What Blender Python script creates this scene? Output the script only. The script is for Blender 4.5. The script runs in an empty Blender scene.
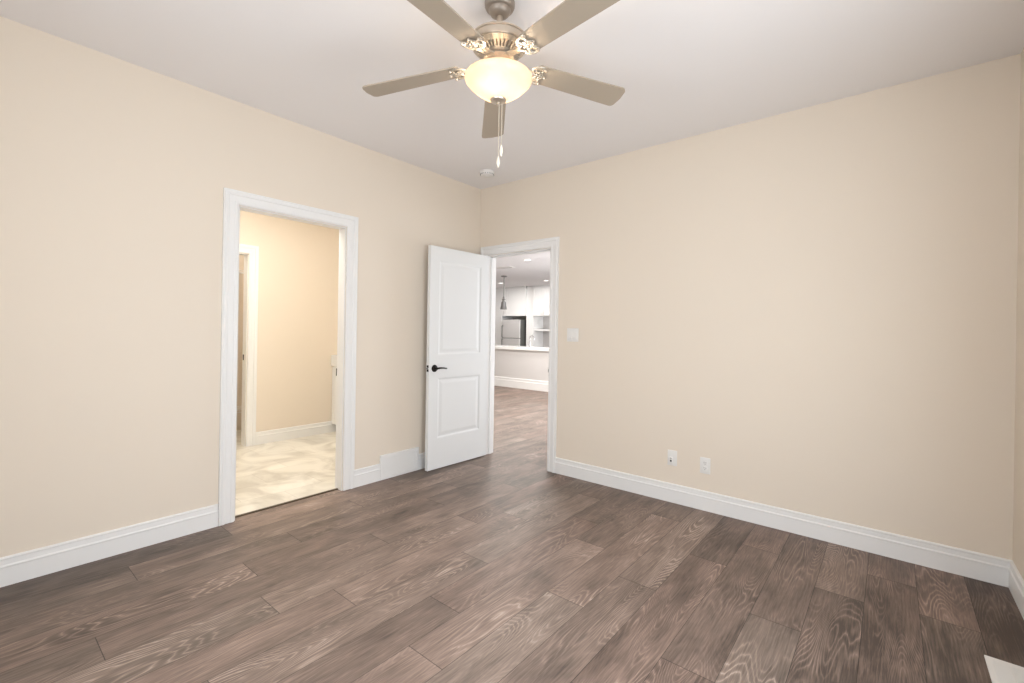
import bpy, bmesh, math, random
from mathutils import Vector, Matrix
PI = math.pi
random.seed(7)
SC = bpy.context.scene
COL = SC.collection

# ------------------------------------------------------------------ camera
cam_d = bpy.data.cameras.new('camera')
cam = bpy.data.objects.new('camera', cam_d)
COL.objects.link(cam)
F_PX = 458.63
cam_d.sensor_fit = 'HORIZONTAL'
cam_d.sensor_width = 36.0
cam_d.lens = F_PX / 1024 * 36.0
cam_d.shift_y = -10.75 / 1024
cam_d.clip_start = 0.02
YAW, ROLL = 2.26049, 0.01625
fw = Vector((math.cos(YAW), math.sin(YAW), 0))
rt0 = Vector((math.sin(YAW), -math.cos(YAW), 0))
up0 = Vector((0, 0, 1))
rt = rt0 * math.cos(ROLL) + up0 * math.sin(ROLL)
up = rt.cross(fw)
M = Matrix(((rt.x, up.x, -fw.x), (rt.y, up.y, -fw.y), (rt.z, up.z, -fw.z)))
cam.matrix_world = Matrix.Translation((3.3012, -3.4620, 1.2753)) @ M.to_4x4()
SC.camera = cam

# ------------------------------------------------------------------ view
SC.view_settings.view_transform = 'Standard'
SC.view_settings.look = 'None'
SC.view_settings.gamma = 1.0
SC.view_settings.use_curve_mapping = False
SC.view_settings.exposure = 0.0

# ------------------------------------------------------------------ world
SKY = 7.8
w = bpy.data.worlds.new('world')
SC.world = w
w.use_nodes = True
bg = w.node_tree.nodes['Background']
bg.inputs['Color'].default_value = (0.88, 0.94, 1.0, 1)
bg.inputs['Strength'].default_value = SKY


def lamp(name, kind, loc, power, color, size=0.1, size_y=None, rot=(0, 0, 0), portal=False):
    d = bpy.data.lights.new(name, kind)
    d.color = color
    if kind == 'AREA':
        d.energy = power
        d.shape = 'RECTANGLE' if size_y else 'DISK'
        d.size = size
        if size_y:
            d.size_y = size_y
        if portal:
            d.cycles.is_portal = True
    else:
        d.energy = power
        d.shadow_soft_size = size
    o = bpy.data.objects.new(name, d)
    COL.objects.link(o)
    o.location = loc
    o.rotation_euler = rot
    return o


# room numbers
H = 2.74
RX, RY = 3.80, -4.10            # bedroom: x 0..RX, y RY..0
WT = 0.12                       # wall thickness
FILL_WIN = (1.60, 3.15, 0.75, 2.05)       # window added behind the camera, unseen, to even out the light: x0 x1 z0 z1
WIN = (-3.15, -1.40, 0.55, 2.00)   # bedroom window in the right wall, out of the picture: y0 y1 z0 z1
GX0, GX1, GY1 = -8.6, 1.4, 9.0  # great room
BX = -1.95                      # bathroom far wall
BY0 = -3.0
# light portals (sky light through the windows)
lamp('window_portal', 'AREA', (RX + WT + .02, (WIN[0] + WIN[1]) / 2, (WIN[2] + WIN[3]) / 2), 1, (1, 1, 1),
     WIN[3] - WIN[2], WIN[1] - WIN[0], (0, PI / 2, 0), True)
lamp('window_portal', 'AREA', ((FILL_WIN[0] + FILL_WIN[1]) / 2, RY - WT - .02, (FILL_WIN[2] + FILL_WIN[3]) / 2), 1, (1, 1, 1),
     FILL_WIN[1] - FILL_WIN[0], FILL_WIN[3] - FILL_WIN[2], (PI / 2, 0, 0), True)  # portal of the added window
lamp('patio_portal', 'AREA', (GX1 + WT + .02, 4.4, 1.25), 1, (1, 1, 1), 2.3, 5.2, (0, PI / 2, 0), True)
# lamps of the rooms, and added fills over the hall floor
WARM = (1.0, 0.97, 0.88)
lamp('vanity_lamp', 'POINT', (-0.9, -0.30, 2.15), 2, WARM, 0.10)
lamp('bathroom_ceiling_lamp', 'AREA', (-0.60, -1.75, 2.70), 35, WARM, 0.90)
lamp('hall_fill', 'AREA', (-0.2, 1.9, 2.70), 52, (1, .97, .91), 0.40)  # added fill without a fixture, brightens the floor beyond the doorway
lamp('hall_fill', 'AREA', (-2.2, 3.0, 2.70), 52, (1, .97, .91), 0.40)  # second added fill, further along the same floor
lamp('closet_lamp', 'POINT', (-2.4, -1.9, 2.5), 12, WARM, 0.08)

# ------------------------------------------------------------------ helpers
def mat(name, color, rough=0.5, metal=0.0, spec=0.5, emit=None, estr=0.0, bump=0.0, bscale=200, vary=0.0):
    m = bpy.data.materials.new(name)
    m.use_nodes = True
    nt = m.node_tree
    b = nt.nodes['Principled BSDF']
    b.inputs['Base Color'].default_value = (*color, 1)
    b.inputs['Roughness'].default_value = rough
    b.inputs['Metallic'].default_value = metal
    b.inputs['Specular IOR Level'].default_value = spec
    if emit:
        b.inputs['Emission Color'].default_value = (*emit, 1)
        b.inputs['Emission Strength'].default_value = estr
    tc = nt.nodes.new('ShaderNodeTexCoord')
    if bump > 0:
        n = nt.nodes.new('ShaderNodeTexNoise')
        n.inputs['Scale'].default_value = bscale
        n.inputs['Detail'].default_value = 3
        nt.links.new(tc.outputs['Object'], n.inputs['Vector'])
        bp = nt.nodes.new('ShaderNodeBump')
        bp.inputs['Strength'].default_value = bump
        bp.inputs['Distance'].default_value = 0.002
        nt.links.new(n.outputs['Fac'], bp.inputs['Height'])
        nt.links.new(bp.outputs['Normal'], b.inputs['Normal'])
    if vary > 0:
        n2 = nt.nodes.new('ShaderNodeTexNoise')
        n2.inputs['Scale'].default_value = 1.7
        nt.links.new(tc.outputs['Object'], n2.inputs['Vector'])
        mx = nt.nodes.new('ShaderNodeMix')
        mx.data_type = 'RGBA'
        mx.inputs['A'].default_value = (*[c * (1 - vary) for c in color], 1)
        mx.inputs['B'].default_value = (*[min(1, c * (1 + vary)) for c in color], 1)
        nt.links.new(n2.outputs['Fac'], mx.inputs['Factor'])
        nt.links.new(mx.outputs['Result'], b.inputs['Base Color'])
    return m


PAINT = (0.815, 0.724, 0.615)
M_WALL = mat('wall_paint', PAINT, 0.85, spec=0.2, bump=0.12, bscale=350, vary=0.01)
M_CEIL = mat('ceiling_paint', (0.89, 0.865, 0.86), 0.9, spec=0.15, bump=0.2, bscale=260, vary=0.01)
M_TRIM = mat('white_trim_paint', (0.86, 0.85, 0.835), 0.38, spec=0.45)
M_DOOR = mat('white_door_paint', (0.82, 0.825, 0.82), 0.4, spec=0.45, bump=0.03, bscale=120)
M_PLATE = mat('white_plastic', (0.84, 0.82, 0.79), 0.35)
M_BLACK = mat('dark_bronze', (0.022, 0.019, 0.017), 0.38, metal=0.7)
M_SLOT = mat('dark_slot', (0.02, 0.02, 0.02), 0.7)
M_CAB = mat('white_cabinet_lacquer', (0.86, 0.85, 0.83), 0.35, bump=0.01)
M_STEEL = mat('stainless_steel', (0.70, 0.68, 0.66), 0.42, metal=0.35, bump=0.02, bscale=60)
M_DGREY = mat('dark_grey_panel', (0.12, 0.12, 0.11), 0.5)
M_PEND = mat('grey_pendant_metal', (0.30, 0.29, 0.28), 0.4, metal=0.6)
M_CHROME = mat('chrome', (0.62, 0.61, 0.6), 0.2, metal=1.0)
M_NICKEL = mat('brushed_nickel', (0.58, 0.50, 0.41), 0.33, metal=0.75, bump=0.03, bscale=60)
M_PALEN = mat('antique_silver_arm', (0.42, 0.38, 0.32), 0.35, metal=0.55, bump=0.05, bscale=80)
M_BLADE = mat('brushed_blade', (0.41, 0.345, 0.27), 0.38, metal=0.15, vary=0.05)
M_COUNTER = mat('white_quartz', (0.85, 0.84, 0.82), 0.2, vary=0.02)
M_GREYWALL = mat('pale_grey_wall_paint', (0.66, 0.635, 0.62), 0.85, spec=0.2, bump=0.1, bscale=350)
M_LAMP = mat('lit_diffuser', (1, 1, 1), 0.5, emit=(1, 0.96, 0.9), estr=4)
M_CHAIN = mat('pale_chain', (0.72, 0.66, 0.56), 0.3, metal=0.5)
M_FOB = mat('glazed_fob', (0.85, 0.78, 0.66), 0.3)


def quad_uvless(bm, pts):
    return bm.faces.new([bm.verts.new(p) for p in pts])


def add_box(bm, x0, x1, y0, y1, z0, z1):
    vs = [bm.verts.new((x, y, z)) for x in (x0, x1) for y in (y0, y1) for z in (z0, z1)]
    for f in ((0, 1, 3, 2), (4, 6, 7, 5), (0, 4, 5, 1), (2, 3, 7, 6), (0, 2, 6, 4), (1, 5, 7, 3)):
        bm.faces.new([vs[i] for i in f])
    return vs


def add_rbox(bm, x0, x1, y0, y1, z0, z1, r=0.003, seg=2):
    vs = add_box(bm, x0, x1, y0, y1, z0, z1)
    es = set()
    for v in vs:
        for e in v.link_edges:
            es.add(e)
    bmesh.ops.recalc_face_normals(bm, faces=list({f for v in vs for f in v.link_faces}))
    bmesh.ops.bevel(bm, geom=list(es), offset=r, segments=seg, affect='EDGES', profile=0.5)


def add_lathe(bm, prof, n=32, cx=0, cy=0, close=True):
    rings = []
    for r, z in prof:
        if r < 1e-5:
            rings.append([bm.verts.new((cx, cy, z))])
        else:
            rings.append([bm.verts.new((cx + r * math.cos(2 * PI * i / n), cy + r * math.sin(2 * PI * i / n), z)) for i in range(n)])
    for a, b in zip(rings[:-1], rings[1:]):
        for i in range(n):
            j = (i + 1) % n
            if len(a) == 1 and len(b) == 1:
                continue
            if len(a) == 1:
                bm.faces.new((a[0], b[i], b[j]))
            elif len(b) == 1:
                bm.faces.new((a[i], b[0], a[j]))
            else:
                bm.faces.new((a[i], b[i], b[j], a[j]))
    if close:
        for ring in (rings[0], rings[-1]):
            if len(ring) > 1:
                bm.faces.new(ring)


def add_tube(bm, pts, r, n=8, flat=1.0, cap=True):
    pts = [Vector(p) for p in pts]
    rings = []
    ref = None
    for i, p in enumerate(pts):
        t = (pts[min(i + 1, len(pts) - 1)] - pts[max(i - 1, 0)]).normalized()
        if ref is None:
            ref = Vector((0, 0, 1)) if abs(t.z) < 0.9 else Vector((1, 0, 0))
        s = t.cross(ref).normalized()
        u = s.cross(t).normalized()
        ref = u
        rr = r[i] if isinstance(r, (list, tuple)) else r
        rings.append([bm.verts.new(p + s * rr * math.cos(2 * PI * k / n) + u * rr * flat * math.sin(2 * PI * k / n)) for k in range(n)])
    for a, b in zip(rings[:-1], rings[1:]):
        for k in range(n):
            j = (k + 1) % n
            bm.faces.new((a[k], a[j], b[j], b[k]))
    if cap:
        bm.faces.new(rings[0])
        bm.faces.new(list(reversed(rings[-1])))


def add_prism(bm, outline, z0, z1):
    """outline: list of (x, y); vertical prism"""
    a = [bm.verts.new((x, y, z0)) for x, y in outline]
    b = [bm.verts.new((x, y, z1)) for x, y in outline]
    bm.faces.new(a)
    bm.faces.new(b)
    n = len(outline)
    for i in range(n):
        j = (i + 1) % n
        bm.faces.new((a[i], a[j], b[j], b[i]))


def obj(name, bm, m, parent=None, smooth=False, keep=False):
    if not keep:
        bmesh.ops.recalc_face_normals(bm, faces=bm.faces[:])
    me = bpy.data.meshes.new(name)
    bm.to_mesh(me)
    bm.free()
    me.materials.append(m)
    if smooth:
        for p in me.polygons:
            p.use_smooth = True
        try:
            me.set_sharp_from_angle(angle=math.radians(smooth if smooth > 1 else 40))
        except Exception:
            pass
    o = bpy.data.objects.new(name, me)
    COL.objects.link(o)
    if parent:
        o.parent = parent
    return o


def struct(name, bm, m, smooth=False):
    o = obj(name, bm, m, None, smooth)
    o['kind'] = 'structure'
    return o


def thing(name, label, cat, loc=(0, 0, 0), rotz=0, group=None):
    o = bpy.data.objects.new(name, None)
    COL.objects.link(o)
    o.location = loc
    o.rotation_euler = (0, 0, rotz)
    o.empty_display_size = 0.1
    o['label'] = label
    o['category'] = cat
    if group:
        o['group'] = group
    return o


def tag(o, label, cat, group=None):
    o['label'] = label
    o['category'] = cat
    if group:
        o['group'] = group
    return o


def dup(root, loc, label, rotz=0):
    r = root.copy()
    COL.objects.link(r)
    r.location = loc
    r.rotation_euler = (0, 0, rotz)
    r['label'] = label
    for ch in list(root.children):
        c = ch.copy()
        COL.objects.link(c)
        c.parent = r
        for g in ch.children:
            d = g.copy()
            COL.objects.link(d)
            d.parent = c
    return r


NB = bmesh.new


def wall_with_holes(bm, axis, a0, a1, t0, t1, z0, z1, holes):
    """wall running along 'x' or 'y' from a0..a1, thickness t0..t1, holes = (h0,h1,hz0,hz1)"""
    def bx(p0, p1, q0, q1):
        if p1 - p0 < 1e-4 or q1 - q0 < 1e-4:
            return
        if axis == 'x':
            add_box(bm, p0, p1, t0, t1, q0, q1)
        else:
            add_box(bm, t0, t1, p0, p1, q0, q1)
    cur = a0
    for h0, h1, hz0, hz1 in sorted(holes):
        bx(cur, h0, z0, z1)
        bx(h0, h1, z0, hz0)
        bx(h0, h1, hz1, z1)
        cur = h1
    bx(cur, a1, z0, z1)


# ------------------------------------------------------------------ wood floor material
def wood_material():
    m = bpy.data.materials.new('oak_plank_floor')
    m.use_nodes = True
    nt = m.node_tree
    N, L = nt.nodes, nt.links
    b = N['Principled BSDF']

    def node(t, **k):
        n = N.new(t)
        for a, v in k.items():
            setattr(n, a, v)
        return n

    def math_(op, a, bb=None, c=None, clamp=False):
        n = node('ShaderNodeMath', operation=op)
        n.use_clamp = clamp
        for i, v in enumerate((a, bb, c)):
            if v is None:
                continue
            if isinstance(v, (int, float)):
                n.inputs[i].default_value = v
            else:
                L.new(v, n.inputs[i])
        return n.outputs[0]

    def noise(vec, scale, detail=3, rough=0.5, dist=0.0):
        n = node('ShaderNodeTexNoise')
        n.inputs['Scale'].default_value = scale
        n.inputs['Detail'].default_value = detail
        n.inputs['Roughness'].default_value = rough
        n.inputs['Distortion'].default_value = dist
        L.new(vec, n.inputs['Vector'])
        return n.outputs['Fac']

    def vscale(vec, s):
        n = node('ShaderNodeVectorMath', operation='MULTIPLY')
        n.inputs[1].default_value = s
        L.new(vec, n.inputs[0])
        return n.outputs[0]

    uv = node('ShaderNodeUVMap', uv_map='grain')
    uvl = node('ShaderNodeUVMap', uv_map='local')
    at = node('ShaderNodeAttribute', attribute_name='plank')
    sep = node('ShaderNodeSeparateColor')
    L.new(at.outputs['Color'], sep.inputs['Color'])
    tone, seed, fig = sep.outputs[0], sep.outputs[1], sep.outputs[2]
    g = uv.outputs['UV']
    # cathedral rings = contour lines of a stretched smooth noise
    base = noise(vscale(g, (5.6, 0.85, 1)), 1.0, 1.5, 0.45, 0.25)
    rings = math_('MULTIPLY', base, 44.0)
    fine = noise(vscale(g, (60, 4.0, 1)), 1.0, 3, 0.6)
    rings = math_('ADD', rings, math_('MULTIPLY', fine, 1.0))
    fr = math_('FRACT', rings)
    saw = math_('ABSOLUTE', math_('SUBTRACT', math_('MULTIPLY', fr, 2.0), 1.0))   # 0..1 triangle
    line = math_('POWER', saw, 3.0)
    # figure patches : where the rings are bold
    patch = noise(vscale(g, (3.0, 1.3, 1)), 1.3, 2, 0.5)
    pr = node('ShaderNodeMapRange')
    pr.inputs['From Min'].default_value = 0.44
    pr.inputs['From Max'].default_value = 0.62
    L.new(patch, pr.inputs['Value'])
    amt = math_('MULTIPLY', math_('ADD', math_('MULTIPLY', pr.outputs[0], 0.9), 0.12), math_('ADD', math_('MULTIPLY', fig, 0.8), 0.25))
    ringfx = math_('MULTIPLY', line, amt)
    # straight pores and clouds
    pores = noise(vscale(g, (150, 6, 1)), 1.0, 4, 0.65)
    cloud = noise(vscale(g, (9, 1.7, 1)), 1.0, 3, 0.55, 0.4)
    darkb = noise(vscale(g, (5, 2.6, 1)), 1.0, 3, 0.6, 0.8)
    val = math_('ADD', math_('MULTIPLY', tone, 0.50), 0.10)
    val = math_('ADD', val, math_('MULTIPLY', math_('SUBTRACT', cloud, 0.5), 0.6))
    val = math_('ADD', val, math_('MULTIPLY', math_('SUBTRACT', pores, 0.5), 0.95))
    val = math_('ADD', val, math_('MULTIPLY', math_('SUBTRACT', darkb, 0.5), 0.55))
    val = math_('ADD', val, math_('MULTIPLY', math_('SUBTRACT', ringfx, 0.12), 0.55), clamp=True)
    ramp = node('ShaderNodeValToRGB')
    cr = ramp.color_ramp
    cr.elements[0].position = 0.0
    cr.elements[0].color = (0.075, 0.055, 0.045, 1)
    cr.elements[1].position = 1.0
    cr.elements[1].color = (0.54, 0.43, 0.365, 1)
    e = cr.elements.new(0.35)
    e.color = (0.205, 0.150, 0.124, 1)
    e = cr.elements.new(0.65)
    e.color = (0.340, 0.250, 0.208, 1)
    L.new(val, ramp.inputs['Fac'])
    # warm / cool shift per plank
    shift = node('ShaderNodeMix', data_type='RGBA', blend_type='MULTIPLY')
    shift.inputs['Factor'].default_value = 1.0
    L.new(ramp.outputs['Color'], shift.inputs['A'])
    sh = node('ShaderNodeMix', data_type='RGBA')
    sh.inputs['A'].default_value = (1.03, 0.985, 0.96, 1)
    sh.inputs['B'].default_value = (0.96, 1.0, 0.985, 1)
    L.new(seed, sh.inputs['Factor'])
    L.new(sh.outputs['Result'], shift.inputs['B'])
    # knots
    vor = node('ShaderNodeTexVoronoi')
    vor.inputs['Scale'].default_value = 1.0
    L.new(vscale(g, (4.2, 1.5, 1)), vor.inputs['Vector'])
    kn = node('ShaderNodeMapRange')
    kn.inputs['From Min'].default_value = 0.03
    kn.inputs['From Max'].default_value = 0.13
    L.new(math_('ADD', vor.outputs['Distance'], math_('MULTIPLY', math_('SUBTRACT', fine, 0.5), 0.1)), kn.inputs['Value'])
    knf = math_('ADD', math_('MULTIPLY', kn.outputs[0], 0.35), 0.65)
    # joints
    s2 = node('ShaderNodeSeparateXYZ')
    L.new(uvl.outputs['UV'], s2.inputs[0])
    gx = math_('LESS_THAN', s2.outputs[0], 0.0024)
    gy = math_('LESS_THAN', s2.outputs[1], 0.0030)
    gap = math_('MAXIMUM', gx, gy)
    gapf = math_('SUBTRACT', 1.0, math_('MULTIPLY', gap, 0.72))
    fac = math_('MULTIPLY', gapf, knf)
    fin = node('ShaderNodeVectorMath', operation='SCALE')
    L.new(shift.outputs['Result'], fin.inputs[0])
    L.new(fac, fin.inputs['Scale'])
    L.new(fin.outputs[0], b.inputs['Base Color'])
    rg = math_('ADD', 0.42, math_('MULTIPLY', pores, 0.2))
    L.new(rg, b.inputs['Roughness'])
    b.inputs['Specular IOR Level'].default_value = 0.4
    bp = node('ShaderNodeBump')
    bp.inputs['Strength'].default_value = 0.35
    bp.inputs['Distance'].default_value = 0.0015
    hgt = math_('ADD', math_('MULTIPLY', pores, 0.5), math_('MULTIPLY', gap, -3.0))
    L.new(hgt, bp.inputs['Height'])
    L.new(bp.outputs['Normal'], b.inputs['Normal'])
    return m


M_WOOD = wood_material()
PW, PL, PX0 = 0.20, 1.275, 0.02
JOINT = {0: -2.376, 1: -2.874, 2: -2.143, 3: -2.467, 4: -1.815, 5: -2.534, 6: -2.28, 7: -1.600, 8: -2.008, 9: -2.29,
         10: -1.602, 11: -1.245, 12: -0.75, 13: -0.41, 14: -1.138, 15: -0.679, 16: -0.337, 17: -1.9, 18: -0.95, -1: -1.7}
# (row, index counted from the joint above; 0 = the plank just north of it) -> (tone, figure), with doorway sheen and the dim right side toned in
TONE = {(0, -1): (0.28, .2), (0, 0): (0.83, .3), (1, -1): (0.40, .3), (1, 0): (0.58, .3), (2, -1): (0.50, .3), (2, 0): (0.48, .2),
        (3, 0): (0.43, .2), (3, -1): (0.45, .9), (4, 0): (0.58, .4), (4, -1): (0.50, .3), (5, 0): (0.70, .5), (5, -1): (0.55, .9),
        (6, 0): (0.75, .5), (6, -1): (0.70, .3), (7, 0): (0.80, .4), (7, -1): (0.62, 1.0), (8, 0): (0.65, .4), (8, -1): (0.50, .3),
        (9, 0): (0.82, .6), (9, -1): (0.85, .4), (10, 0): (0.78, 1.0), (10, -1): (0.90, .5), (11, 0): (0.70, 1.0), (11, -1): (0.65, .5),
        (12, 0): (0.35, .3), (12, -1): (0.50, .9), (13, 0): (0.62, .4), (13, -1): (0.42, .7), (14, 0): (0.35, .6), (14, -1): (0.60, 1.0),
        (15, 0): (0.60, .8), (15, -1): (0.25, .7), (16, 0): (0.50, .5), (16, -1): (0.16, .8), (17, 0): (0.15, .4), (17, -1): (0.05, .4),
        (18, 0): (0.05, .3), (18, -1): (0.05, .3)}  # right-hand rows toned down for the weak light there


def wood_floor(name, regions):
    """regions: list of (x0,x1,y0,y1); planks run along y on the one laid grid"""
    bm = NB()
    uvg = bm.loops.layers.uv.new('grain')
    uvl = bm.loops.layers.uv.new('local')
    cl = bm.loops.layers.float_color.new('plank')
    rnd = random.Random(3)
    cache = {}
    for x0, x1, y0, y1 in regions:
        r0 = math.floor((x0 - PX0) / PW)
        r1 = math.ceil((x1 - PX0) / PW)
        for r in range(r0, r1):
            rr = random.Random(r * 77 + 5)
            j = JOINT.get(r, rr.uniform(-PL, 0))
            k0 = math.floor((y0 - j) / PL)
            k1 = math.ceil((y1 - j) / PL)
            for k in range(k0, k1):
                q = random.Random(r * 1013 + k * 17)
                tone, fig = TONE.get((r, k), (q.uniform(.3, .62), q.uniform(.2, .9)))
                seed = q.random()
                ou, ov = q.uniform(0, 50), q.uniform(0, 50)
                px, py = PX0 + r * PW, j + k * PL
                ax, bx_ = max(px, x0), min(px + PW, x1)
                ay, by_ = max(py, y0), min(py + PL, y1)
                if bx_ - ax < 1e-4 or by_ - ay < 1e-4:
                    continue
                f = bm.faces.new([bm.verts.new(p) for p in ((ax, ay, 0), (bx_, ay, 0), (bx_, by_, 0), (ax, by_, 0))])
                for lp in f.loops:
                    lx, ly = lp.vert.co.x - px, lp.vert.co.y - py
                    lp[uvl].uv = (lx, ly)
                    lp[uvg].uv = (lx + ou, ly + ov)
                    lp[cl] = (tone, seed, fig, 1)
    o = obj(name, bm, M_WOOD, None, keep=True)
    # give the boards their thickness
    md = o.modifiers.new('thickness', 'SOLIDIFY')
    md.thickness = 0.02
    md.offset = -1
    o['kind'] = 'structure'
    return o


WL = 0.095              # left wall is thinner
DHL = 2.065             # height of the bathroom doorway
DL = (-2.29, -1.522)     # bathroom doorway along y
DB = (0.112, 0.894)     # bedroom doorway along x
DH = 2.04
wood_floor('floor', [(0, RX, RY, 0), (-0.055, 0, DL[0], DL[1]), (DB[0], DB[1], 0, WT), (GX0, GX1, WT, GY1)])


# ------------------------------------------------------------------ tile floor
def tile_material():
    m = bpy.data.materials.new('marble_tile')
    m.use_nodes = True
    nt = m.node_tree
    N, L = nt.nodes, nt.links
    b = N['Principled BSDF']
    tc = N.new('ShaderNodeTexCoord')
    mp = N.new('ShaderNodeMapping')
    mp.inputs['Rotation'].default_value = (0, 0, PI / 2)
    L.new(tc.outputs['Object'], mp.inputs['Vector'])
    br = N.new('ShaderNodeTexBrick')
    br.inputs['Scale'].default_value = 1.0
    br.inputs['Brick Width'].default_value = 0.61
    br.inputs['Row Height'].default_value = 0.305
    br.inputs['Mortar Size'].default_value = 0.0025
    br.inputs['Color1'].default_value = (0.80, 0.765, 0.69, 1)
    br.inputs['Color2'].default_value = (0.72, 0.685, 0.61, 1)
    br.inputs['Mortar'].default_value = (0.62, 0.58, 0.51, 1)
    L.new(mp.outputs[0], br.inputs['Vector'])
    n = N.new('ShaderNodeTexNoise')
    n.inputs['Scale'].default_value = 2.2
    n.inputs['Detail'].default_value = 6
    n.inputs['Distortion'].default_value = 2.2
    L.new(tc.outputs['Object'], n.inputs['Vector'])
    r = N.new('ShaderNodeValToRGB')
    r.color_ramp.elements[0].position = 0.35
    r.color_ramp.elements[0].color = (0.80, 0.78, 0.75, 1)
    r.color_ramp.elements[1].position = 0.62
    r.color_ramp.elements[1].color = (1.12, 1.12, 1.12, 1)
    L.new(n.outputs['Fac'], r.inputs['Fac'])
    mx = N.new('ShaderNodeMix')
    mx.data_type = 'RGBA'
    mx.blend_type = 'MULTIPLY'
    mx.inputs['Factor'].default_value = 1
    L.new(br.outputs['Color'], mx.inputs['A'])
    L.new(r.outputs['Color'], mx.inputs['B'])
    L.new(mx.outputs['Result'], b.inputs['Base Color'])
    b.inputs['Roughness'].default_value = 0.3
    return m


M_TILE = tile_material()
bm = NB()
add_box(bm, BX - 1.0, -0.055, BY0, -0.0, -0.02, 0.004)
tile = struct('floor_bathroom', bm, M_TILE)
bm = NB()
add_box(bm, -0.066, -0.046, DL[0], DL[1], 0.0, 0.007)
struct('trim_1', bm, mat('bronze_edge_strip', (0.12, 0.09, 0.06), 0.4, metal=0.5))

# ------------------------------------------------------------------ walls
bm = NB()
wall_with_holes(bm, 'y', RY - WT, 0, -WL, 0, 0, H, [(DL[0], DL[1], 0, DHL)])
struct('wall_left', bm, M_WALL)
bm = NB()
wall_with_holes(bm, 'x', GX0, RX + WT, 0, WT, 0, H, [(DB[0], DB[1], 0, DH)])
struct('wall_back', bm, M_WALL)
bm = NB()
wall_with_holes(bm, 'y', RY - WT, 0, RX, RX + WT, 0, H, [WIN])
struct('wall_right', bm, M_WALL)
bm = NB()
wall_with_holes(bm, 'x', 0, RX, RY - WT, RY, 0, H, [FILL_WIN])
struct('wall_front', bm, M_WALL)
bm = NB()
add_box(bm, -WT, RX + WT, RY - WT, WT, H, H + 0.1)
struct('ceiling', bm, M_CEIL)

# window in the right wall
bm = NB()
x0, x1, z0, z1 = WIN
xx0, xx1 = RX + WT * .35, RX + WT * .75
fw_ = 0.05
add_box(bm, xx0, xx1, x0, x0 + fw_, z0, z1)
add_box(bm, xx0, xx1, x1 - fw_, x1, z0, z1)
add_box(bm, xx0, xx1, x0 + fw_, x1 - fw_, z0, z0 + fw_)
add_box(bm, xx0, xx1, x0 + fw_, x1 - fw_, z1 - fw_, z1)
xm = (x0 + x1) / 2
add_box(bm, xx0, xx1, xm - .03, xm + .03, z0 + fw_, z1 - fw_)
struct('window_1', bm, M_TRIM)


bm = NB()
x0, x1, z0, z1 = FILL_WIN
yy0, yy1 = RY - WT * .75, RY - WT * .35
add_box(bm, x0, x0 + fw_, yy0, yy1, z0, z1)
add_box(bm, x1 - fw_, x1, yy0, yy1, z0, z1)
add_box(bm, x0 + fw_, x1 - fw_, yy0, yy1, z0, z0 + fw_)
add_box(bm, x0 + fw_, x1 - fw_, yy0, yy1, z1 - fw_, z1)
add_box(bm, (x0 + x1) / 2 - .02, (x0 + x1) / 2 + .02, yy0, yy1, z0 + fw_, z1 - fw_)
struct('fill_window', bm, M_TRIM)  # frame of the added, unseen window that flattens the bedroom light


# casings : mitred profile swept round an opening
CW = 0.092
PROF = [(0, 0), (0, .011), (.006, .014), (.020, .014), (.024, .011), (.056, .013), (.062, .019), (.074, .020), (.080, .016), (.086, .018), (CW, .018), (CW, 0)]


def casing(bm, a0, a1, top, to3, w=CW):
    """to3(a, z, d) -> world point; a along wall, d out of the wall"""
    s = w / CW
    loops = []
    for t, d in PROF:
        t *= s
        loops.append([to3(a0 - t, 0, d), to3(a0 - t, top + t, d), to3(a1 + t, top + t, d), to3(a1 + t, 0, d)])
    vs = [[bm.verts.new(p) for p in l] for l in loops]
    for l, m_ in zip(vs[:-1], vs[1:]):
        for i in range(3):
            bm.faces.new((l[i], l[i + 1], m_[i + 1], m_[i]))
    bm.faces.new([l[0] for l in vs])
    bm.faces.new([l[3] for l in vs])


bm = NB()
casing(bm, DL[0] - .004, DL[1] + .004, DHL + .004, lambda a, z, d: (d, a, z), w=.090)
struct('trim_2', bm, M_TRIM)
bm = NB()
casing(bm, DL[0] - .004, DL[1] + .004, DHL + .004, lambda a, z, d: (-WL - d, a, z + .005))
struct('trim_3', bm, M_TRIM)
bm = NB()
casing(bm, DB[0] - .004, DB[1] + .004, DH + .004, lambda a, z, d: (a, -d, z), w=0.087)
struct('trim_4', bm, M_TRIM)
bm = NB()
casing(bm, DB[0] - .004, DB[1] + .004, DH + .004, lambda a, z, d: (a, WT + d, z))
struct('trim_5', bm, M_TRIM)
JT = 0.006
# jamb linings with stops
bm = NB()
e = 0.001
add_box(bm, -WL, 0, DL[0] - e, DL[0] + JT, 0, DHL)
add_box(bm, -WL, 0, DL[1] - JT, DL[1] + e, 0, DHL)
add_box(bm, -WL, 0, DL[0], DL[1], DHL - JT, DHL + e)
struct('trim_6', bm, M_TRIM)
bm = NB()
add_box(bm, DB[0] - e, DB[0] + JT, 0, WT, 0, DH)
add_box(bm, DB[1] - JT, DB[1] + e, 0, WT, 0, DH)
add_box(bm, DB[0], DB[1], 0, WT, DH - JT, DH + e)
for a0, a1, zz0, zz1 in ((DB[0] + JT, DB[0] + JT + .011, 0.002, DH - JT), (DB[1] - JT - .011, DB[1] - JT, 0.002, DH - JT), (DB[0] + JT, DB[1] - JT, DH - JT - .011, DH - JT)):
    add_box(bm, a0, a1, .045, .080, zz0, zz1)
struct('trim_7', bm, M_TRIM)

# baseboards
BPROF = [(0, 0), (.015, 0), (.015, .088), (.0165, .092), (.0165, .097), (.011, .103), (.0105, .126), (.012, .129), (.012, .134), (.006, .139), (0, .140)]


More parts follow.
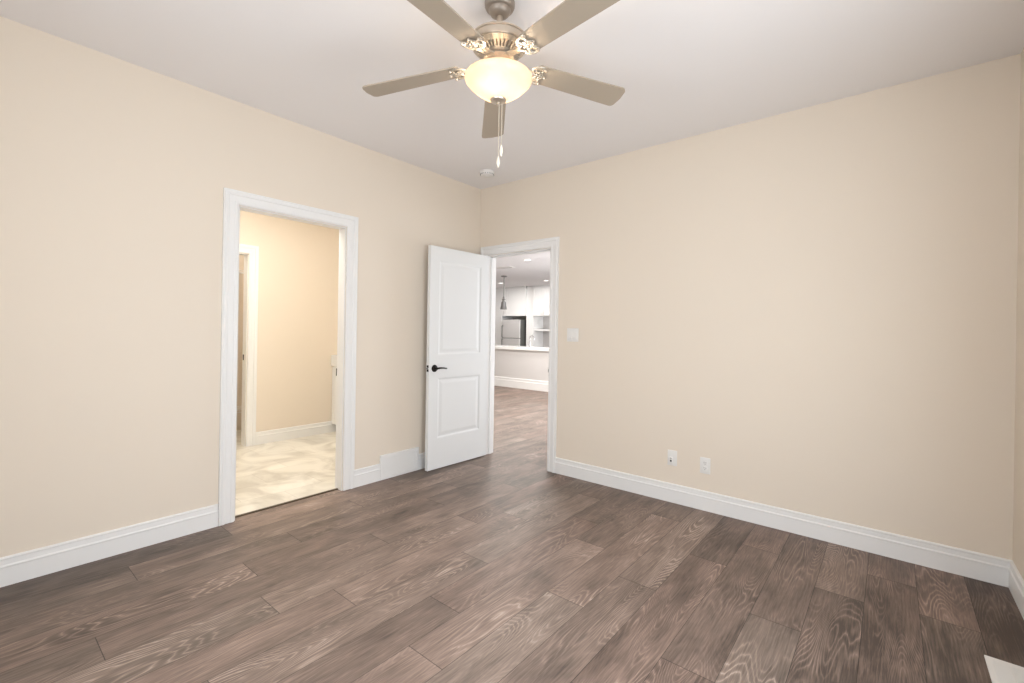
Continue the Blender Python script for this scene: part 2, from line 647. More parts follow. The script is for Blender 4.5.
def baseboard(name, segs, s=1.0, m=M_TRIM):
    """segs: list of (p0, p1, normal) floor segments; mitred ends not needed at convex door trims"""
    bm = NB()
    for p0, p1, nrm in segs:
        n = Vector((nrm[0], nrm[1], 0))
        a = [bm.verts.new(Vector((p0[0], p0[1], 0)) + n * d + Vector((0, 0, z * s))) for d, z in BPROF]
        b = [bm.verts.new(Vector((p1[0], p1[1], 0)) + n * d + Vector((0, 0, z * s))) for d, z in BPROF]
        for i in range(len(BPROF) - 1):
            bm.faces.new((a[i], a[i + 1], b[i + 1], b[i]))
        bm.faces.new(a)
        bm.faces.new(b)
    return struct(name, bm, m)


GR = (-1.185, -0.78)   # return grille along y
baseboard('baseboard_left', [((0, RY), (0, DL[0] - CW - .004), (1, 0)), ((0, DL[1] + CW + .004), (0, GR[0]), (1, 0)), ((0, GR[1]), (0, 0), (1, 0))])
baseboard('baseboard_back', [((DB[1] + .091, 0), (RX, 0), (0, -1)), ((0.016, 0), (DB[0] - .091, 0), (0, -1))])
baseboard('baseboard_right', [((RX, 0), (RX, RY), (-1, 0))])
baseboard('baseboard_front', [((0, RY), (RX, RY), (0, 1))])

# ------------------------------------------------------------------ bedroom door
TH = 0.035
DWID = 0.755


def door_leaf(bm, wdt, h, panels):
    """local: x = out of the visible face (0 face, -TH back), y = 0..-wdt, z 0..h"""
    ys = [0] + sorted({p for pn in panels for p in pn[:2]}) + [wdt]
    zs = [0] + sorted({p for pn in panels for p in pn[2:]}) + [h]
    RINGS = [(0, 0), (.008, -.002), (.016, -.006), (.028, -.006), (.050, -.0025), (.056, -.002)]
    for side in (0, 1):
        def P(y, z, d):
            return (d if side == 0 else -TH - d, -y, z)
        for i in range(len(ys) - 1):
            for j in range(len(zs) - 1):
                y0, y1, z0_, z1_ = ys[i], ys[i + 1], zs[j], zs[j + 1]
                isp = any(abs(y0 - p[0]) < 1e-6 and abs(y1 - p[1]) < 1e-6 and abs(z0_ - p[2]) < 1e-6 and abs(z1_ - p[3]) < 1e-6 for p in panels)
                if not isp:
                    bm.faces.new([bm.verts.new(P(*q, 0)) for q in ((y0, z0_), (y1, z0_), (y1, z1_), (y0, z1_))])
                else:
                    prev = None
                    for ins, d in RINGS:
                        cur = [bm.verts.new(P(y, z, d)) for y, z in ((y0 + ins, z0_ + ins), (y1 - ins, z0_ + ins), (y1 - ins, z1_ - ins), (y0 + ins, z1_ - ins))]
                        if prev:
                            for k in range(4):
                                bm.faces.new((prev[k], prev[(k + 1) % 4], cur[(k + 1) % 4], cur[k]))
                        prev = cur
                    bm.faces.new(prev)
    for a, b_ in (((0, 0), (wdt, 0)), ((wdt, 0), (wdt, h)), ((wdt, h), (0, h)), ((0, h), (0, 0))):
        bm.faces.new([bm.verts.new(p) for p in ((0, -a[0], a[1]), (0, -b_[0], b_[1]), (-TH, -b_[0], b_[1]), (-TH, -a[0], a[1]))])
    bmesh.ops.remove_doubles(bm, verts=bm.verts[:], dist=1e-5)


bm = NB()
door_leaf(bm, DWID, 2.018, [(.105, .650, .275, .825), (.105, .650, 1.035, 1.895)])
door = struct('door_1', bm, M_DOOR)
DX, DY = 0.147, -0.022
door.location = (DX, DY, 0.010)
DROT = -math.atan2(DX - 0.134, DWID)
door.rotation_euler = (0, 0, DROT)
# handle, both sides
for side in (0, 1):
    bm = NB()
    sx = 1 if side == 0 else -1
    xo = 0 if side == 0 else -TH
    # rose
    tmp = NB()
    add_lathe(tmp, [(0, 0), (.033, 0), (.033, .004), (.029, .009), (.014, .012), (.011, .02), (.011, .040), (.0, .040)], 24, close=False)
    for v in tmp.verts:
        x, y, z = v.co
        v.co = (xo + sx * z, -.692 + y, .915 + x)
    me_t = bpy.data.meshes.new('t')
    tmp.to_mesh(me_t)
    tmp.free()
    bm.from_mesh(me_t)
    bpy.data.meshes.remove(me_t)
    pts = [(xo + sx * (.040 + .004 * math.sin(t * PI)), -.692 + .118 * t - .006, .915 + .004 * math.sin(t * PI * 1.3)) for t in [i / 10 for i in range(11)]]
    add_tube(bm, pts, [.009 - .003 * i / 10 for i in range(11)], 10)
    o = obj('door_handle', bm, M_BLACK, door, True)
    o['label'] = 'dark bronze lever handle on a round rose'
bm = NB()
add_rbox(bm, -TH / 2 - .0125, -TH / 2 + .0125, -DWID - .0012, -DWID + .001, .886, .908, .0008)
add_rbox(bm, -TH / 2 - .0125, -TH / 2 + .0125, -DWID - .0012, -DWID + .001, .922, .944, .0008)
add_rbox(bm, -TH / 2 - .007, -TH / 2 + .007, -DWID - .010, -DWID, .911, .919, .002)
obj('latch_plate', bm, M_BLACK, door)
for hz in (.20, 1.0, 1.80):
    bm = NB()
    add_lathe(bm, [(0, hz), (.006, hz), (.006, hz + .09), (0, hz + .09)], 12, -TH - .002, .008, close=False)
    obj('hinge', bm, M_BLACK, door, True)
# strike plate on the far jamb
bm = NB()
add_rbox(bm, DB[1] - JT - .002, DB[1] - JT, .006, .036, .885, .945, .0006)
add_rbox(bm, DB[1] - JT - .002, DB[1] - JT + .0, -.004, .008, .900, .930, .0006)
tag(obj('strike_plate', bm, M_BLACK), 'small dark strike plate on the white jamb opposite the open door', 'strike plate')
CD = (-2.26, -1.50)
bm = NB()
add_rbox(bm, BX - .085, BX - .06, CD[1] - JT - .002, CD[1] - JT, .915, .975, .0006)
strike2 = tag(obj('strike_plate', bm, M_BLACK), 'small dark strike plate on the bathroom closet jamb', 'strike plate')

# ------------------------------------------------------------------ bathroom and closet
M_BWALL = M_WALL
bm = NB()
CD = (-2.26, -1.50)
wall_with_holes(bm, 'y', BY0, 0, BX - .1, BX, 0, H, [(CD[0], CD[1], 0, DH)])
struct('wall_bathroom', bm, M_BWALL)
bm = NB()
add_box(bm, BX - .1, -WL, BY0 - .1, BY0, 0, H)
struct('wall_bathroom_front', bm, M_BWALL)
bm = NB()
add_box(bm, BX - 1.0, -WL, BY0 - .1, 0, H, H + .1)
struct('ceiling_bathroom', bm, M_CEIL)
bm = NB()
add_box(bm, BX - 1.0, BX - .9, BY0, -.9, 0, H)
add_box(bm, BX - .9, BX - .1, BY0, BY0 + .08, 0, H)
add_box(bm, BX - .9, BX - .1, -.98, -.9, 0, H)
struct('wall_closet', bm, M_BWALL)
bm = NB()
casing(bm, CD[0] - .004, CD[1] + .004, DH + .004, lambda a, z, d: (BX + d, a, z + (0.004 if z == 0 else 0)))
struct('trim_8', bm, M_TRIM)
bm = NB()
add_box(bm, BX - .1, BX, CD[0] - e, CD[0] + JT, 0.004, DH)
add_box(bm, BX - .1, BX, CD[1] - JT, CD[1] + e, 0.004, DH)
add_box(bm, BX - .1, BX, CD[0], CD[1], DH - JT, DH + e)
struct('trim_9', bm, M_TRIM)
baseboard('baseboard_bathroom', [((BX, CD[1] + CW + .004), (BX, 0), (1, 0)), ((BX, BY0), (BX, CD[0] - CW - .004), (1, 0))])
strike2.location.y = 0


# wire shelves in the closet
def wire_shelf(z, label):
    t = thing('wire_shelf', label, 'shelf', (BX - .9, -1.9, z))
    bm = NB()
    for i in range(60):
        y = -.98 + i * .032
        add_tube(bm, [(0.0, y, 0), (.30, y, 0), (.302, y, -.03)], .0016, 4)
    obj('wire_deck', bm, M_TRIM, t)
    bm = NB()
    for x, zz in ((.004, -.004), (.15, -.004), (.302, 0), (.304, -.03)):
        add_tube(bm, [(x, -.99, zz), (x, .91, zz)], .004, 6)
    obj('rail', bm, M_TRIM, t)
    return t


wire_shelf(1.93, 'upper white wire shelf in the closet beyond the bathroom')
wire_shelf(0.30, 'low white wire shelf in the closet near its floor')

# vanity
V = thing('vanity', 'white bathroom vanity with a thick pale countertop at the doorway edge', 'vanity', (BX + .001, -.002, 0.004))
bm = NB()
add_box(bm, 0, 1.15, -.46, 0, 0.0, .095)
add_box(bm, 0.0, 1.15, -.510, 0, .095, .80)
obj('body', bm, M_CAB, V)
for xa, xb, hx in ((.006, .176, .150), (.182, .655, .625), (.661, 1.14, .691)):
    bm = NB()
    add_box(bm, xa, xb, -.528, -.5105, .105, .795)
    fr_ = min(.05, (xb - xa) * .22)
    for a in ((xa, xa + fr_, .105, .795), (xb - fr_, xb, .105, .795), (xa + fr_, xb - fr_, .105, .155), (xa + fr_, xb - fr_, .745, .795)):
        add_box(bm, a[0], a[1], -.534, -.528, a[2], a[3])
    dd = obj('door', bm, M_CAB, V)
    bm = NB()
    add_tube(bm, [(hx, -.534, .70), (hx, -.560, .70), (hx, -.560, .785), (hx, -.534, .785)], .006, 8)
    obj('handle', bm, M_BLACK, dd)
bm = NB()
add_rbox(bm, -.0, 1.17, -.550, 0, .805, .94, .006)
obj('countertop', bm, M_COUNTER, V)

# floor register of the bathroom, beside its baseboard
# ------------------------------------------------------------------ wall grille, plates, floor register
G = thing('return_grille', 'white return air grille at the foot of the left wall beside the open door', 'vent', (0, (GR[0] + GR[1]) / 2, 0))
hw = (GR[1] - GR[0]) / 2
bm = NB()
for y0, y1, z0_, z1_ in ((-hw, hw, .180, .208), (-hw, hw, 0.0, .028), (-hw, -hw + .028, .028, .180), (hw - .028, hw, .028, .180)):
    add_rbox(bm, 0, .019, y0, y1, z0_, z1_, .003)
obj('frame', bm, M_TRIM, G)
bm = NB()
add_box(bm, 0, .012, -hw + .028, hw - .028, .028, .180)
for i in range(15):
    z = .0305 + i * .0100
    add_rbox(bm, .011, .0145, -hw + .030, hw - .030, z, z + .0075, .0012, 1)
obj('louvres', bm, M_TRIM, G)

S = thing('light_switch', 'white double light switch plate beside the bedroom doorway', 'switch', (1.143, 0, 1.247))
bm = NB()
add_rbox(bm, -.059, .059, -.006, 0, -.059, .059, .003)
obj('plate', bm, M_PLATE, S, True)
for sx in (-.023, .023):
    bm = NB()
    add_rbox(bm, sx - .0165, sx + .0165, -.0085, -.005, -.034, .034, .0015)
    a = NB()
    a.free()
    vs = [bm.verts.new(p) for p in ((sx - .015, -.0084, -.032), (sx + .015, -.0084, -.032), (sx + .015, -.0084, .0), (sx - .015, -.0084, .0), (sx - .015, -.012, -.030), (sx + .015, -.012, -.030))]
    bm.faces.new((vs[0], vs[1], vs[5], vs[4]))
    bm.faces.new((vs[4], vs[5], vs[2], vs[3]))
    bm.faces.new((vs[0], vs[4], vs[3]))
    bm.faces.new((vs[1], vs[2], vs[5]))
    obj('rocker', bm, M_PLATE, S)

# wall plate with jack
J = thing('wall_jack', 'white wall plate with a black jack low on the wall, nearer the doorway', 'wall plate', (2.040, 0, .333))
bm = NB()
add_rbox(bm, -.036, .036, -.006, 0, -.058, .058, .003)
obj('plate', bm, M_PLATE, J, True)
bm = NB()
add_rbox(bm, -.020, .006, -.012, -.005, -.036, .006, .002)
obj('jack_block', bm, M_PLATE, J)
bm = NB()
tmp = [(.0, -.0), (.0055, -.0)]
add_rbox(bm, -.013, -.001, -.0135, -.011, -.028, -.014, .001)
add_rbox(bm, -.012, -.002, -.0135, -.011, -.004, .001, .0006)
o = obj('socket', bm, M_SLOT, J)
o['label'] = 'black socket opening'

O = thing('wall_outlet', 'white duplex power outlet low on the back wall, right of the jack plate', 'outlet', (2.280, 0, .322))
bm = NB()
add_rbox(bm, -.036, .036, -.006, 0, -.058, .058, .003)
obj('plate', bm, M_PLATE, O, True)
for sz in (-.0195, .0195):
    bm = NB()
    out = [(.0165 * math.cos(t) * 1.0, max(-.0135, min(.0135, .0165 * math.sin(t)))) for t in [i * PI / 12 for i in range(24)]]
    a = [bm.verts.new((x, -.0078, sz + z)) for x, z in out]
    b = [bm.verts.new((x, -.005, sz + z)) for x, z in out]
    bm.faces.new(a)
    for k in range(24):
        bm.faces.new((a[k], a[(k + 1) % 24], b[(k + 1) % 24], b[k]))
    rc = obj('receptacle', bm, M_PLATE, O)
    bm = NB()
    add_box(bm, -.0075, -.0055, -.0082, -.0076, sz - .001, sz + .008)
    add_box(bm, .0055, .0075, -.0082, -.0076, sz - .001, sz + .007)
    add_box(bm, -.0022, .0022, -.0082, -.0076, sz - .010, sz - .0058)
    obj('slots', bm, M_SLOT, rc)

R = thing('floor_register', 'pale metal floor register set in the planks near the right wall', 'vent', (3.678, -.975, 0))
rw, rl = .070, .155
bm = NB()
for x0, x1, y0, y1 in ((-rw, -rw + .020, -rl, rl), (rw - .020, rw, -rl, rl), (-rw + .020, rw - .020, -rl, -rl + .02), (-rw + .020, rw - .020, rl - .02, rl)):
    add_box(bm, x0, x1, y0, y1, 0.0, .005)
obj('frame', bm, M_PLATE, R)
bm = NB()
add_box(bm, -rw + .020, rw - .020, -rl + .02, rl - .02, 0.0, .0015)
for i in range(34):
    y = -rl + .024 + i * .0079
    add_box(bm, -rw + .020, rw - .020, y, y + .0052, .0015, .0045)
add_box(bm, -.003, .003, -rl + .02, rl - .02, .0045, .005)
obj('louvres', bm, M_PLATE, R)

# smoke detector
bm = NB()
add_lathe(bm, [(0, 0), (.068, 0), (.070, -.004), (.070, -.016), (.064, -.022), (.060, -.036), (.050, -.042), (.024, -.044), (.022, -.047), (.010, -.048), (0, -.048)], 32, close=False)
sd = tag(obj('smoke_detector', bm, M_PLATE, None, True), 'round white smoke detector on the ceiling near the far corner', 'smoke detector')
sd.location = (.41, -.355, H)
bm = NB()
for i in range(24):
    t = 2 * PI * i / 24
    c, s_ = math.cos(t), math.sin(t)
    add_box(bm, .0615 * c - .002, .0615 * c + .002, .0615 * s_ - .002, .0615 * s_ + .002, -.034, -.024)
obj('vent_slots', bm, M_DGREY, sd)

# ------------------------------------------------------------------ ceiling fan
FX, FY = 1.938, -1.932
FAN = thing('ceiling_fan', 'five-blade ceiling fan with brushed metal housing and lit alabaster bowl', 'ceiling fan', (FX, FY, H))
# local z = world z - H
bm = NB()
add_lathe(bm, [(0, 0), (.066, 0), (.068, -.006), (.067, -.020), (.062, -.030), (.058, -.034), (.050, -.036), (.048, -.045), (.041, -.055), (.028, -.063), (.018, -.065), (0, -.065)], 40, close=False)
obj('canopy', bm, mat('shaded_nickel', (0.36, 0.31, 0.265), 0.42, metal=0.6, bump=0.03, bscale=60), FAN, True)  # nickel made darker to carry the shade on the canopy
bm = NB()
add_lathe(bm, [(0, -.06), (.013, -.06), (.013, -.140), (.022, -.142), (.024, -.160), (0, -.160)], 20, close=False)
obj('downrod', bm, M_NICKEL, FAN, True)
bm = NB()
add_lathe(bm, [(0, -.146), (.040, -.147), (.085, -.154), (.112, -.161), (.124, -.166), (.127, -.169), (.127, -.175), (.123, -.178), (.123, -.200), (.120, -.206), (.100, -.208), (0, -.208)], 48, close=False)
obj('motor_housing', bm, M_NICKEL, FAN, True)
# slotted flare under the motor
bm = NB()
NS = 34
for i in range(NS):
    a0 = 2 * PI * i / NS
    for f0, f1, r0, r1 in ((0, .55, 0, 1), (.55, 1, 0, .22), (.55, 1, .66, 1)):
        def q(fr, rr_):
            t = a0 + fr * 2 * PI / NS
            r_ = .060 + .056 * rr_
            z_ = -.246 + .036 * rr_
            return r_ * math.cos(t), r_ * math.sin(t), z_
        p = [q(f0, r0), q(f1, r0), q(f1, r1), q(f0, r1)]
        a = [bm.verts.new(v) for v in p]
        b = [bm.verts.new((v[0], v[1], v[2] + .004)) for v in p]
        bm.faces.new(a)
        bm.faces.new(b)
        for k in range(4):
            bm.faces.new((a[k], a[(k + 1) % 4], b[(k + 1) % 4], b[k]))
obj('vent_ring', bm, M_PALEN, FAN)
bm = NB()
add_lathe(bm, [(0, -.207), (.056, -.207), (.056, -.250), (.068, -.252), (.070, -.259), (.064, -.263), (.044, -.265), (.042, -.290), (.050, -.304), (.060, -.312), (.086, -.318), (.090, -.322), (.090, -.330), (0, -.330)], 36, close=False)
obj('switch_housing', bm, M_NICKEL, FAN, True)
BZ = -.2803      # blade plane
TH0 = 2.345
PITCH = 0.164
TILT, DROOP = 0.0515, 0.0535   # the rotor hangs slightly out of level, blades sag a little


def blade_outline():
    r0, r1 = .172, .652
    w0, w1 = .052, .064
    pts = []
    # root, slightly curved, then the long edges, rounded tip
    pts += [(r0 + .006, -w0 + .010), (r0 + .018, -w0)]
    for i in range(1, 9):
        t = i / 9
        pts.append((r0 + .018 + (r1 - .03 - r0 - .018) * t, -(w0 + (w1 - w0) * t)))
    for i in range(7):
        t = -PI / 2 + i * PI / 12
        pts.append((r1 - .028 + .024 * math.cos(t), -w1 + .024 + .024 * math.sin(t)))
    pts.append((r1 + .001, 0))
    for i in range(7):
        t = i * PI / 12
        pts.append((r1 - .028 + .024 * math.cos(t), w1 - .024 + .024 * math.sin(t)))
    for i in range(8, 0, -1):
        t = i / 9
        pts.append((r0 + .018 + (r1 - .03 - r0 - .018) * t, (w0 + (w1 - w0) * t)))
    pts += [(r0 + .018, w0), (r0 + .006, w0 - .010)]
    return pts


rotp = Matrix.Rotation(-PITCH, 4, 'X')   # CCW side (+y) lower


def hang(bm, ang):
    bmesh.ops.transform(bm, matrix=Matrix.Rotation(ang, 4, 'Z'), verts=bm.verts[:])
    for v in bm.verts:
        rr_ = math.hypot(v.co.x, v.co.y)
        v.co.z += TILT * v.co.x - DROOP * max(0, rr_ - .15)


for k in range(5):
    ang = TH0 + k * 2 * PI / 5
    bm = NB()
    add_prism(bm, blade_outline(), 0.0, .006)
    bmesh.ops.transform(bm, matrix=rotp, verts=bm.verts[:])
    hang(bm, ang)
    bl = obj('blade', bm, M_BLADE, FAN)
    bl.location = (0, 0, BZ)
    # scrolled arm below the blade
    bm = NB()
    def sc(pts, r=.0055, flat=.55):
        add_tube(bm, pts, r, 8, flat)
    def A(x, y, z=-.006):
        # points on blade underside
        v = rotp @ Vector((x - (.022 if x > .17 else .0), y, z))
        return (v.x, v.y, v.z)
    def curve(f, n=14):
        return [f(i / (n - 1)) for i in range(n)]
    # neck from the hub to the blade root
    for s_ in (-1, 1):
        sc([(.050, s_ * .009, .022), (.070, s_ * .009, .018), (.095, s_ * .008, .010), (.120, s_ * .007, .002), (.145, s_ * .008, -.005), A(.178, s_ * .016)], [.0105, .0105, .010, .0095, .009, .007], .5)
        # outer prong curling out to the blade corner
        sc([A(.165, s_ * .012), A(.178, s_ * .028), A(.190, s_ * .040), A(.206, s_ * .049), A(.224, s_ * .050), A(.236, s_ * .043), A(.232, s_ * .035), A(.222, s_ * .036)], [.007, .0075, .0075, .007, .0065, .006, .005, .004])
        # inner scroll
        sc(curve(lambda t: A(.212 - .020 * t * math.cos(t * 5.0) , s_ * (.014 + .016 * t * math.sin(t * 5.0 + .5)))), [.0055] * 14)
        sc([A(.236, s_ * .043), A(.226, s_ * .024), A(.234, s_ * .012), A(.246, s_ * .0)], .0052)
        sc([A(.190, s_ * .040), A(.198, s_ * .024), A(.206, s_ * .010), A(.212, 0)], .005)
    add_prism(bm, [(.045, -.020), (.066, -.020), (.074, -.010), (.074, .010), (.066, .020), (.045, .020)], .014, .024)
    add_tube(bm, [A(.170, 0), A(.200, 0), A(.248, 0)], [.006, .0065, .0055], 8, .6)
    hang(bm, ang)
    arm = obj('blade_arm', bm, M_PALEN, FAN, True)
    arm.location = (0, 0, BZ)
    for sx, sy in ((.214, .042), (.214, -.042), (.226, 0)):
        bm = NB()
        add_lathe(bm, [(0, -.0145), (.003, -.0145), (.0055, -.011), (.0055, -.004), (0, -.004)], 12, sx, sy, close=False)
        bmesh.ops.transform(bm, matrix=rotp, verts=bm.verts[:])
        hang(bm, ang)
        obj('screw', bm, M_NICKEL, arm, True)


def glass_material():
    m = bpy.data.materials.new('alabaster_glass')
    m.use_nodes = True
    nt = m.node_tree
    N, L = nt.nodes, nt.links
    N.remove(N['Principled BSDF'])
    out = N['Material Output']
    tr = N.new('ShaderNodeBsdfTranslucent')
    df = N.new('ShaderNodeBsdfDiffuse')
    gl = N.new('ShaderNodeBsdfGlossy')
    gl.inputs['Roughness'].default_value = 0.15
    tc = N.new('ShaderNodeTexCoord')
    n = N.new('ShaderNodeTexNoise')
    n.inputs['Scale'].default_value = 9
    n.inputs['Detail'].default_value = 4
    n.inputs['Distortion'].default_value = 1.5
    L.new(tc.outputs['Object'], n.inputs['Vector'])
    r = N.new('ShaderNodeValToRGB')
    r.color_ramp.elements[0].color = (0.70, 0.575, 0.46, 1)
    r.color_ramp.elements[1].color = (0.82, 0.745, 0.65, 1)
    L.new(n.outputs['Fac'], r.inputs['Fac'])
    for s_ in (tr, df):
        L.new(r.outputs['Color'], s_.inputs['Color'])
    m1 = N.new('ShaderNodeMixShader')
    m1.inputs[0].default_value = 0.5
    L.new(tr.outputs[0], m1.inputs[1])
    L.new(df.outputs[0], m1.inputs[2])
    m2 = N.new('ShaderNodeMixShader')
    m2.inputs[0].default_value = 0.04
    L.new(m1.outputs[0], m2.inputs[1])
    L.new(gl.outputs[0], m2.inputs[2])
    L.new(m2.outputs[0], out.inputs['Surface'])
    return m


M_GLASS = glass_material()
bm = NB()
outer = [(.136, -.332), (.144, -.331), (.1500, -.336), (.1510, -.343), (.147, -.353), (.134, -.368), (.115, -.386), (.095, -.402), (.073, -.417), (.052, -.428), (.032, -.435), (.014, -.438)]
inner = [(max(.014, r_ - .0045), z_ + .003) for r_, z_ in outer[::-1][:-1]]
add_lathe(bm, outer + inner + [(.136, -.332)], 56, close=False)
obj('glass_bowl', bm, M_GLASS, FAN, 60)
bm = NB()
add_lathe(bm, [(0, -.330), (.005, -.330), (.005, -.430), (.034, -.432), (.037, -.436), (.034, -.442), (.022, -.447), (.010, -.449), (.007, -.453), (.009, -.457), (.006, -.461), (0, -.462)], 24, close=False)
obj('finial', bm, M_NICKEL, FAN, True)
for dx, dy, zl, zf in ((.013, .011, -.452, -.638), (.003, .003, -.458, -.688)):
    bm = NB()
    nb = 46
    L_ = zl - zf
    for i in range(nb):
        z = zl - L_ * (i + .5) / nb
        add_lathe(bm, [(.0009, z + L_ / nb / 2), (.0021, z + .0012), (.0021, z - .0012), (.0009, z - L_ / nb / 2)], 6, dx, dy)
    ch = obj('pull_chain', bm, M_CHAIN, FAN)
    bm = NB()
    add_lathe(bm, [(0, zf + .002), (.003, zf), (.006, zf - .012), (.0085, zf - .024), (.0075, zf - .034), (.004, zf - .040), (.0045, zf - .046), (.002, zf - .050), (0, zf - .050)], 14, dx, dy, close=False)
    obj('fob', bm, M_FOB, ch, True)
# three bulbs burning inside the bowl
for k in range(3):
    t = TH0 + .6 + k * 2 * PI / 3
    lamp('fan_bulb', 'POINT', (FX + .06 * math.cos(t), FY + .06 * math.sin(t), H - .368), 2.7, (1.0, 0.88, 0.72), .022)

# ------------------------------------------------------------------ great room and kitchen
bm = NB()
add_box(bm, GX0, GX1 + WT, WT, GY1 + WT, H, H + .1)
struct('ceiling_kitchen', bm, M_CEIL)
bm = NB()
add_box(bm, GX0, GX1 + WT, GY1, GY1 + WT, 0, H)
struct('wall_kitchen', bm, M_GREYWALL)
bm = NB()
add_box(bm, GX0 - WT, GX0, WT, GY1 + WT, 0, H)
struct('wall_kitchen_left', bm, M_GREYWALL)
bm = NB()
wall_with_holes(bm, 'y', WT, GY1, GX1, GX1 + WT, 0, H, [(1.8, 7.0, .1, 2.4)])
struct('wall_kitchen_right', bm, M_GREYWALL)

# peninsula half wall
HX0, HX1, HY = -4.6, -1.2, 4.50
bm = NB()
add_box(bm, HX0, HX1, HY, HY + .12, 0, .85)
struct('wall_half', bm, M_GREYWALL)
o = baseboard('baseboard_half', [((HX0, HY), (HX1, HY), (0, -1))], s=1.55)
bm = NB()
add_rbox(bm, HX0, HX1 + .03, HY - .04, HY + .76, .85, .91, .006)
tag(obj('peninsula_countertop', bm, M_COUNTER), 'long white countertop on the half wall seen through the bedroom doorway', 'countertop')
# base cabinets behind the half wall
BC = thing('base_cabinet', 'white base cabinet under the peninsula countertop, behind the half wall', 'cabinet', ((HX0 + HX1) / 2, HY + .12, 0))
hw2 = (HX1 - HX0) / 2
bm = NB()
add_box(bm, -hw2, hw2, 0.001, .60, .09, .849)
add_box(bm, -hw2 + .02, hw2 - .02, .001, .54, 0, .09)
obj('body', bm, M_CAB, BC)
for i in range(6):
    xa = -hw2 + .005 + i * (2 * hw2 / 6)
    bm = NB()
    add_box(bm, xa, xa + 2 * hw2 / 6 - .008, .6005, .618, .10, .84)
    obj('door', bm, M_CAB, BC)

# faucet on the peninsula
FA = thing('faucet', 'chrome gooseneck kitchen faucet standing on the long white countertop', 'faucet', (-3.08, 4.93, .91))
bm = NB()
pts = [(0, 0, 0), (0, 0, .20)] + [(0.0 + .055 - .055 * math.cos(t), 0, .20 + .06 * math.sin(t)) for t in [i * PI / 10 for i in range(1, 11)]] + [(.11, 0, .16)]
add_tube(bm, pts, .012, 10)
obj('spout', bm, M_CHROME, FA, True)
bm = NB()
add_lathe(bm, [(0, 0), (.027, 0), (.027, .012), (.018, .018), (.018, .05), (0, .05)], 18, close=False)
obj('base', bm, M_CHROME, FA, True)
bm = NB()
add_tube(bm, [(0, -.016, .035), (0, -.05, .06), (0, -.08, .10)], .006, 8)
obj('lever', bm, M_CHROME, FA, True)
# back wall : cabinets, refrigerator, shelf
CY = 8.40


def shaker_door(parent, x0, x1, y, z0_, z1_, pull_x, pull_z0, pull_z1, m=None, f=.06):
    bm = NB()
    add_box(bm, x0, x1, y - .018, y - .0005, z0_, z1_)
    for a in ((x0, x0 + f, z0_, z1_), (x1 - f, x1, z0_, z1_), (x0 + f, x1 - f, z0_, z0_ + f), (x0 + f, x1 - f, z1_ - f, z1_)):
        add_box(bm, a[0], a[1], y - .026, y - .018, a[2], a[3])
    d = obj('door', bm, m or M_CAB, parent)
    bm = NB()
    add_tube(bm, [(pull_x, y - .026, pull_z0), (pull_x, y - .055, pull_z0), (pull_x, y - .055, pull_z1), (pull_x, y - .026, pull_z1)], .009, 8)
    obj('handle', bm, M_STEEL, d)
    return d


def upper(label, x0, x1, xm, z0_, z1_):
    c = thing('upper_cabinet', label, 'cabinet', (0, 0, 0))
    c.location = (xm, CY, z0_)
    bm = NB()
    h = z1_ - z0_
    add_box(bm, x0 - xm, x1 - xm, 0, GY1 - CY - .001, 0, h)
    obj('body', bm, M_CAB, c)
    shaker_door(c, x0 - xm + .004, -.003, 0, .004, h - .004, -.05, .05, .18)
    shaker_door(c, .003, x1 - xm - .004, 0, .004, h - .004, .05, .05, .18)
    bm = NB()
    pr = [(0, h), (-.03, h), (-.03, h + .02), (-.055, h + .055), (-.055, h + .07), (0, h + .07)]
    a = [bm.verts.new((x0 - xm, y, z)) for y, z in pr]
    b = [bm.verts.new((x1 - xm, y, z)) for y, z in pr]
    bm.faces.new(a)
    bm.faces.new(b)
    for k in range(len(pr)):
        bm.faces.new((a[k], a[(k + 1) % len(pr)], b[(k + 1) % len(pr)], b[k]))
    obj('crown_moulding', bm, M_CAB, c)
    return c


upper('white upper cabinet with two doors above the refrigerator', -7.60, -5.92, -6.77, 1.77, 2.668)
upper('white upper cabinet above the floating shelf, right of the refrigerator', -5.62, -4.70, -5.21, 1.77, 2.668)
bm = NB()
add_rbox(bm, -5.915, -5.63, CY + .04, GY1 - .001, 0.0, 2.738, .004)
tag(obj('tall_panel', bm, M_CAB), 'tall white end panel between the refrigerator and the right cabinet', 'cabinet panel')
bm = NB()
add_rbox(bm, -5.61, -4.3, CY + .10, GY1 - .001, 1.28, 1.34, .004)
tag(obj('floating_shelf', bm, M_CAB), 'thick white shelf on the kitchen wall below the right cabinet', 'shelf')
bm = NB()
add_rbox(bm, -7.60, -6.93, CY - .02, GY1 - .001, 0.0, 1.768, .004)
tag(obj('pantry_cabinet', bm, M_CAB), 'white pantry front directly left of the refrigerator', 'cabinet')
# refrigerator
FR = thing('refrigerator', 'stainless steel top-freezer refrigerator with dark grey side', 'refrigerator', (-6.385, 8.20, 0))
bm = NB()
add_rbox(bm, -.375, .375, .07, .76, .02, 1.64, .006)
obj('body', bm, M_DGREY, FR)
bm = NB()
add_rbox(bm, -.375, .375, 0, .065, .03, 1.02, .012)
d1 = obj('lower_door', bm, M_STEEL, FR)
bm = NB()
add_rbox(bm, -.375, .375, 0, .065, 1.035, 1.64, .012)
d2 = obj('freezer_door', bm, M_STEEL, FR)
for par, z0_, z1_ in ((d1, .55, 1.00), (d2, 1.05, 1.45)):
    bm = NB()
    add_tube(bm, [(-.33, 0, z0_), (-.33, -.045, z0_ + .02), (-.33, -.045, z1_ - .02), (-.33, 0, z1_)], .012, 8)
    obj('handle', bm, M_DGREY, par)

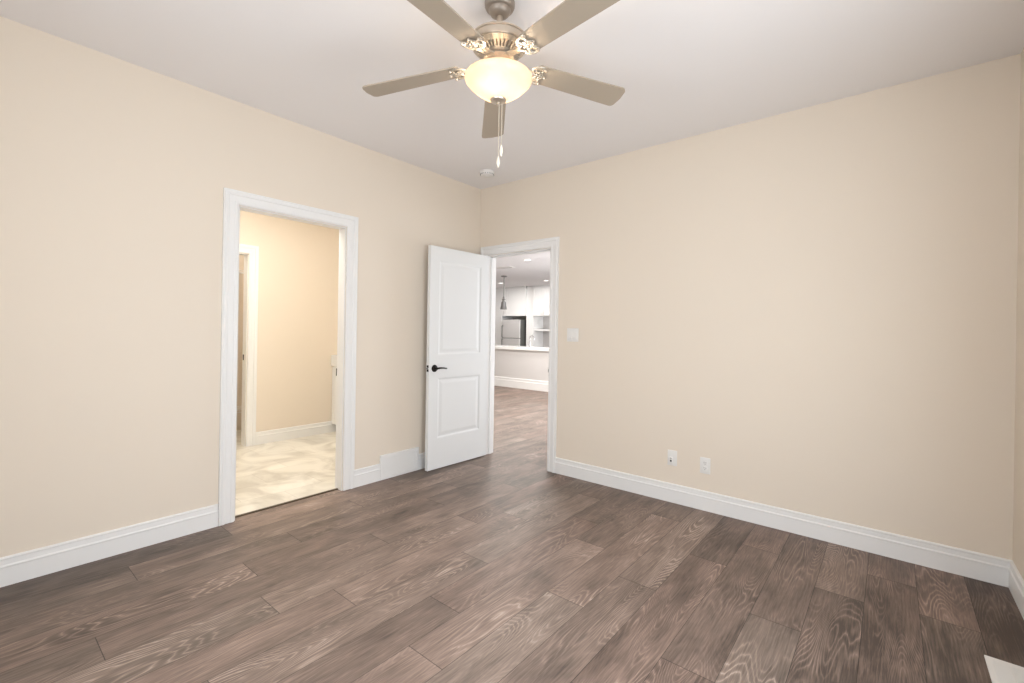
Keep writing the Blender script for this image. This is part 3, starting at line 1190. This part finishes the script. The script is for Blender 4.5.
# pendant lamp
PD = thing('pendant_lamp', 'small grey metal pendant lamp hanging on a rod over the kitchen', 'pendant lamp', (-4.70, 5.87, H))
bm = NB()
add_lathe(bm, [(0, 0), (.085, 0), (.085, -.012), (.06, -.028), (0, -.028)], 28, close=False)
obj('canopy', bm, M_PEND, PD, True)
bm = NB()
add_lathe(bm, [(0, -.02), (.011, -.02), (.011, -.56), (0, -.56)], 10, close=False)
obj('rod', bm, M_PEND, PD, True)
bm = NB()
add_lathe(bm, [(0, -.55), (.022, -.55), (.030, -.58), (.030, -.61), (.055, -.62), (.055, -.63), (.032, -.64), (.038, -.67), (.055, -.72), (.066, -.70), (.066, -.71), (.075, -.80), (.095, -.885), (.100, -.895),
               (.094, -.895), (.070, -.80), (.050, -.72), (.0, -.68)], 28, close=False)
obj('lamp_shade', bm, M_PEND, PD, True)
# pot lights in the kitchen ceiling
pots = [((-2.475, 4.005), 'recessed ceiling light nearest the bedroom doorway'),
        ((-4.375, 7.348), 'recessed ceiling light at the right, in front of the right cabinet'),
        ((-5.964, 7.202), 'recessed ceiling light left of the pendant rod')]
first = None
for (x, y), lb in pots:
    if first is None:
        first = thing('recessed_light', lb, 'ceiling light', (x, y, H), 0, 'recessed kitchen lights')
        bm = NB()
        add_lathe(bm, [(.062, -.001), (.085, -.001), (.088, -.005), (.085, -.008), (.062, -.008)], 32, close=False)
        obj('trim_ring', bm, M_TRIM, first, True)
        bm = NB()
        add_lathe(bm, [(0, -.001), (.064, -.001), (.064, -.006), (0, -.006)], 28, close=False)
        obj('diffuser', bm, M_LAMP, first, True)
    else:
        dup(first, (x, y, H), lb)
    lamp('recessed_lamp', 'AREA', (x, y, H - .015), 31, (1, .97, .94), .12)
# air register in the great-room ceiling
VR = thing('ceiling_register', 'pale grey air register on the kitchen ceiling near the pendant lamp', 'vent', (-3.62, 4.62, H))
bm = NB()
for x0, x1, y0, y1 in ((-.24, -.21, -.1, .1), (.21, .24, -.1, .1), (-.21, .21, -.1, -.075), (-.21, .21, .075, .1)):
    add_box(bm, x0, x1, y0, y1, -.008, -.0)
obj('frame', bm, M_PLATE, VR)
bm = NB()
for i in range(12):
    add_box(bm, -.21, .21, -.073 + i * .0125, -.068 + i * .0125, -.012, -.001)
obj('louvres', bm, M_PLATE, VR)
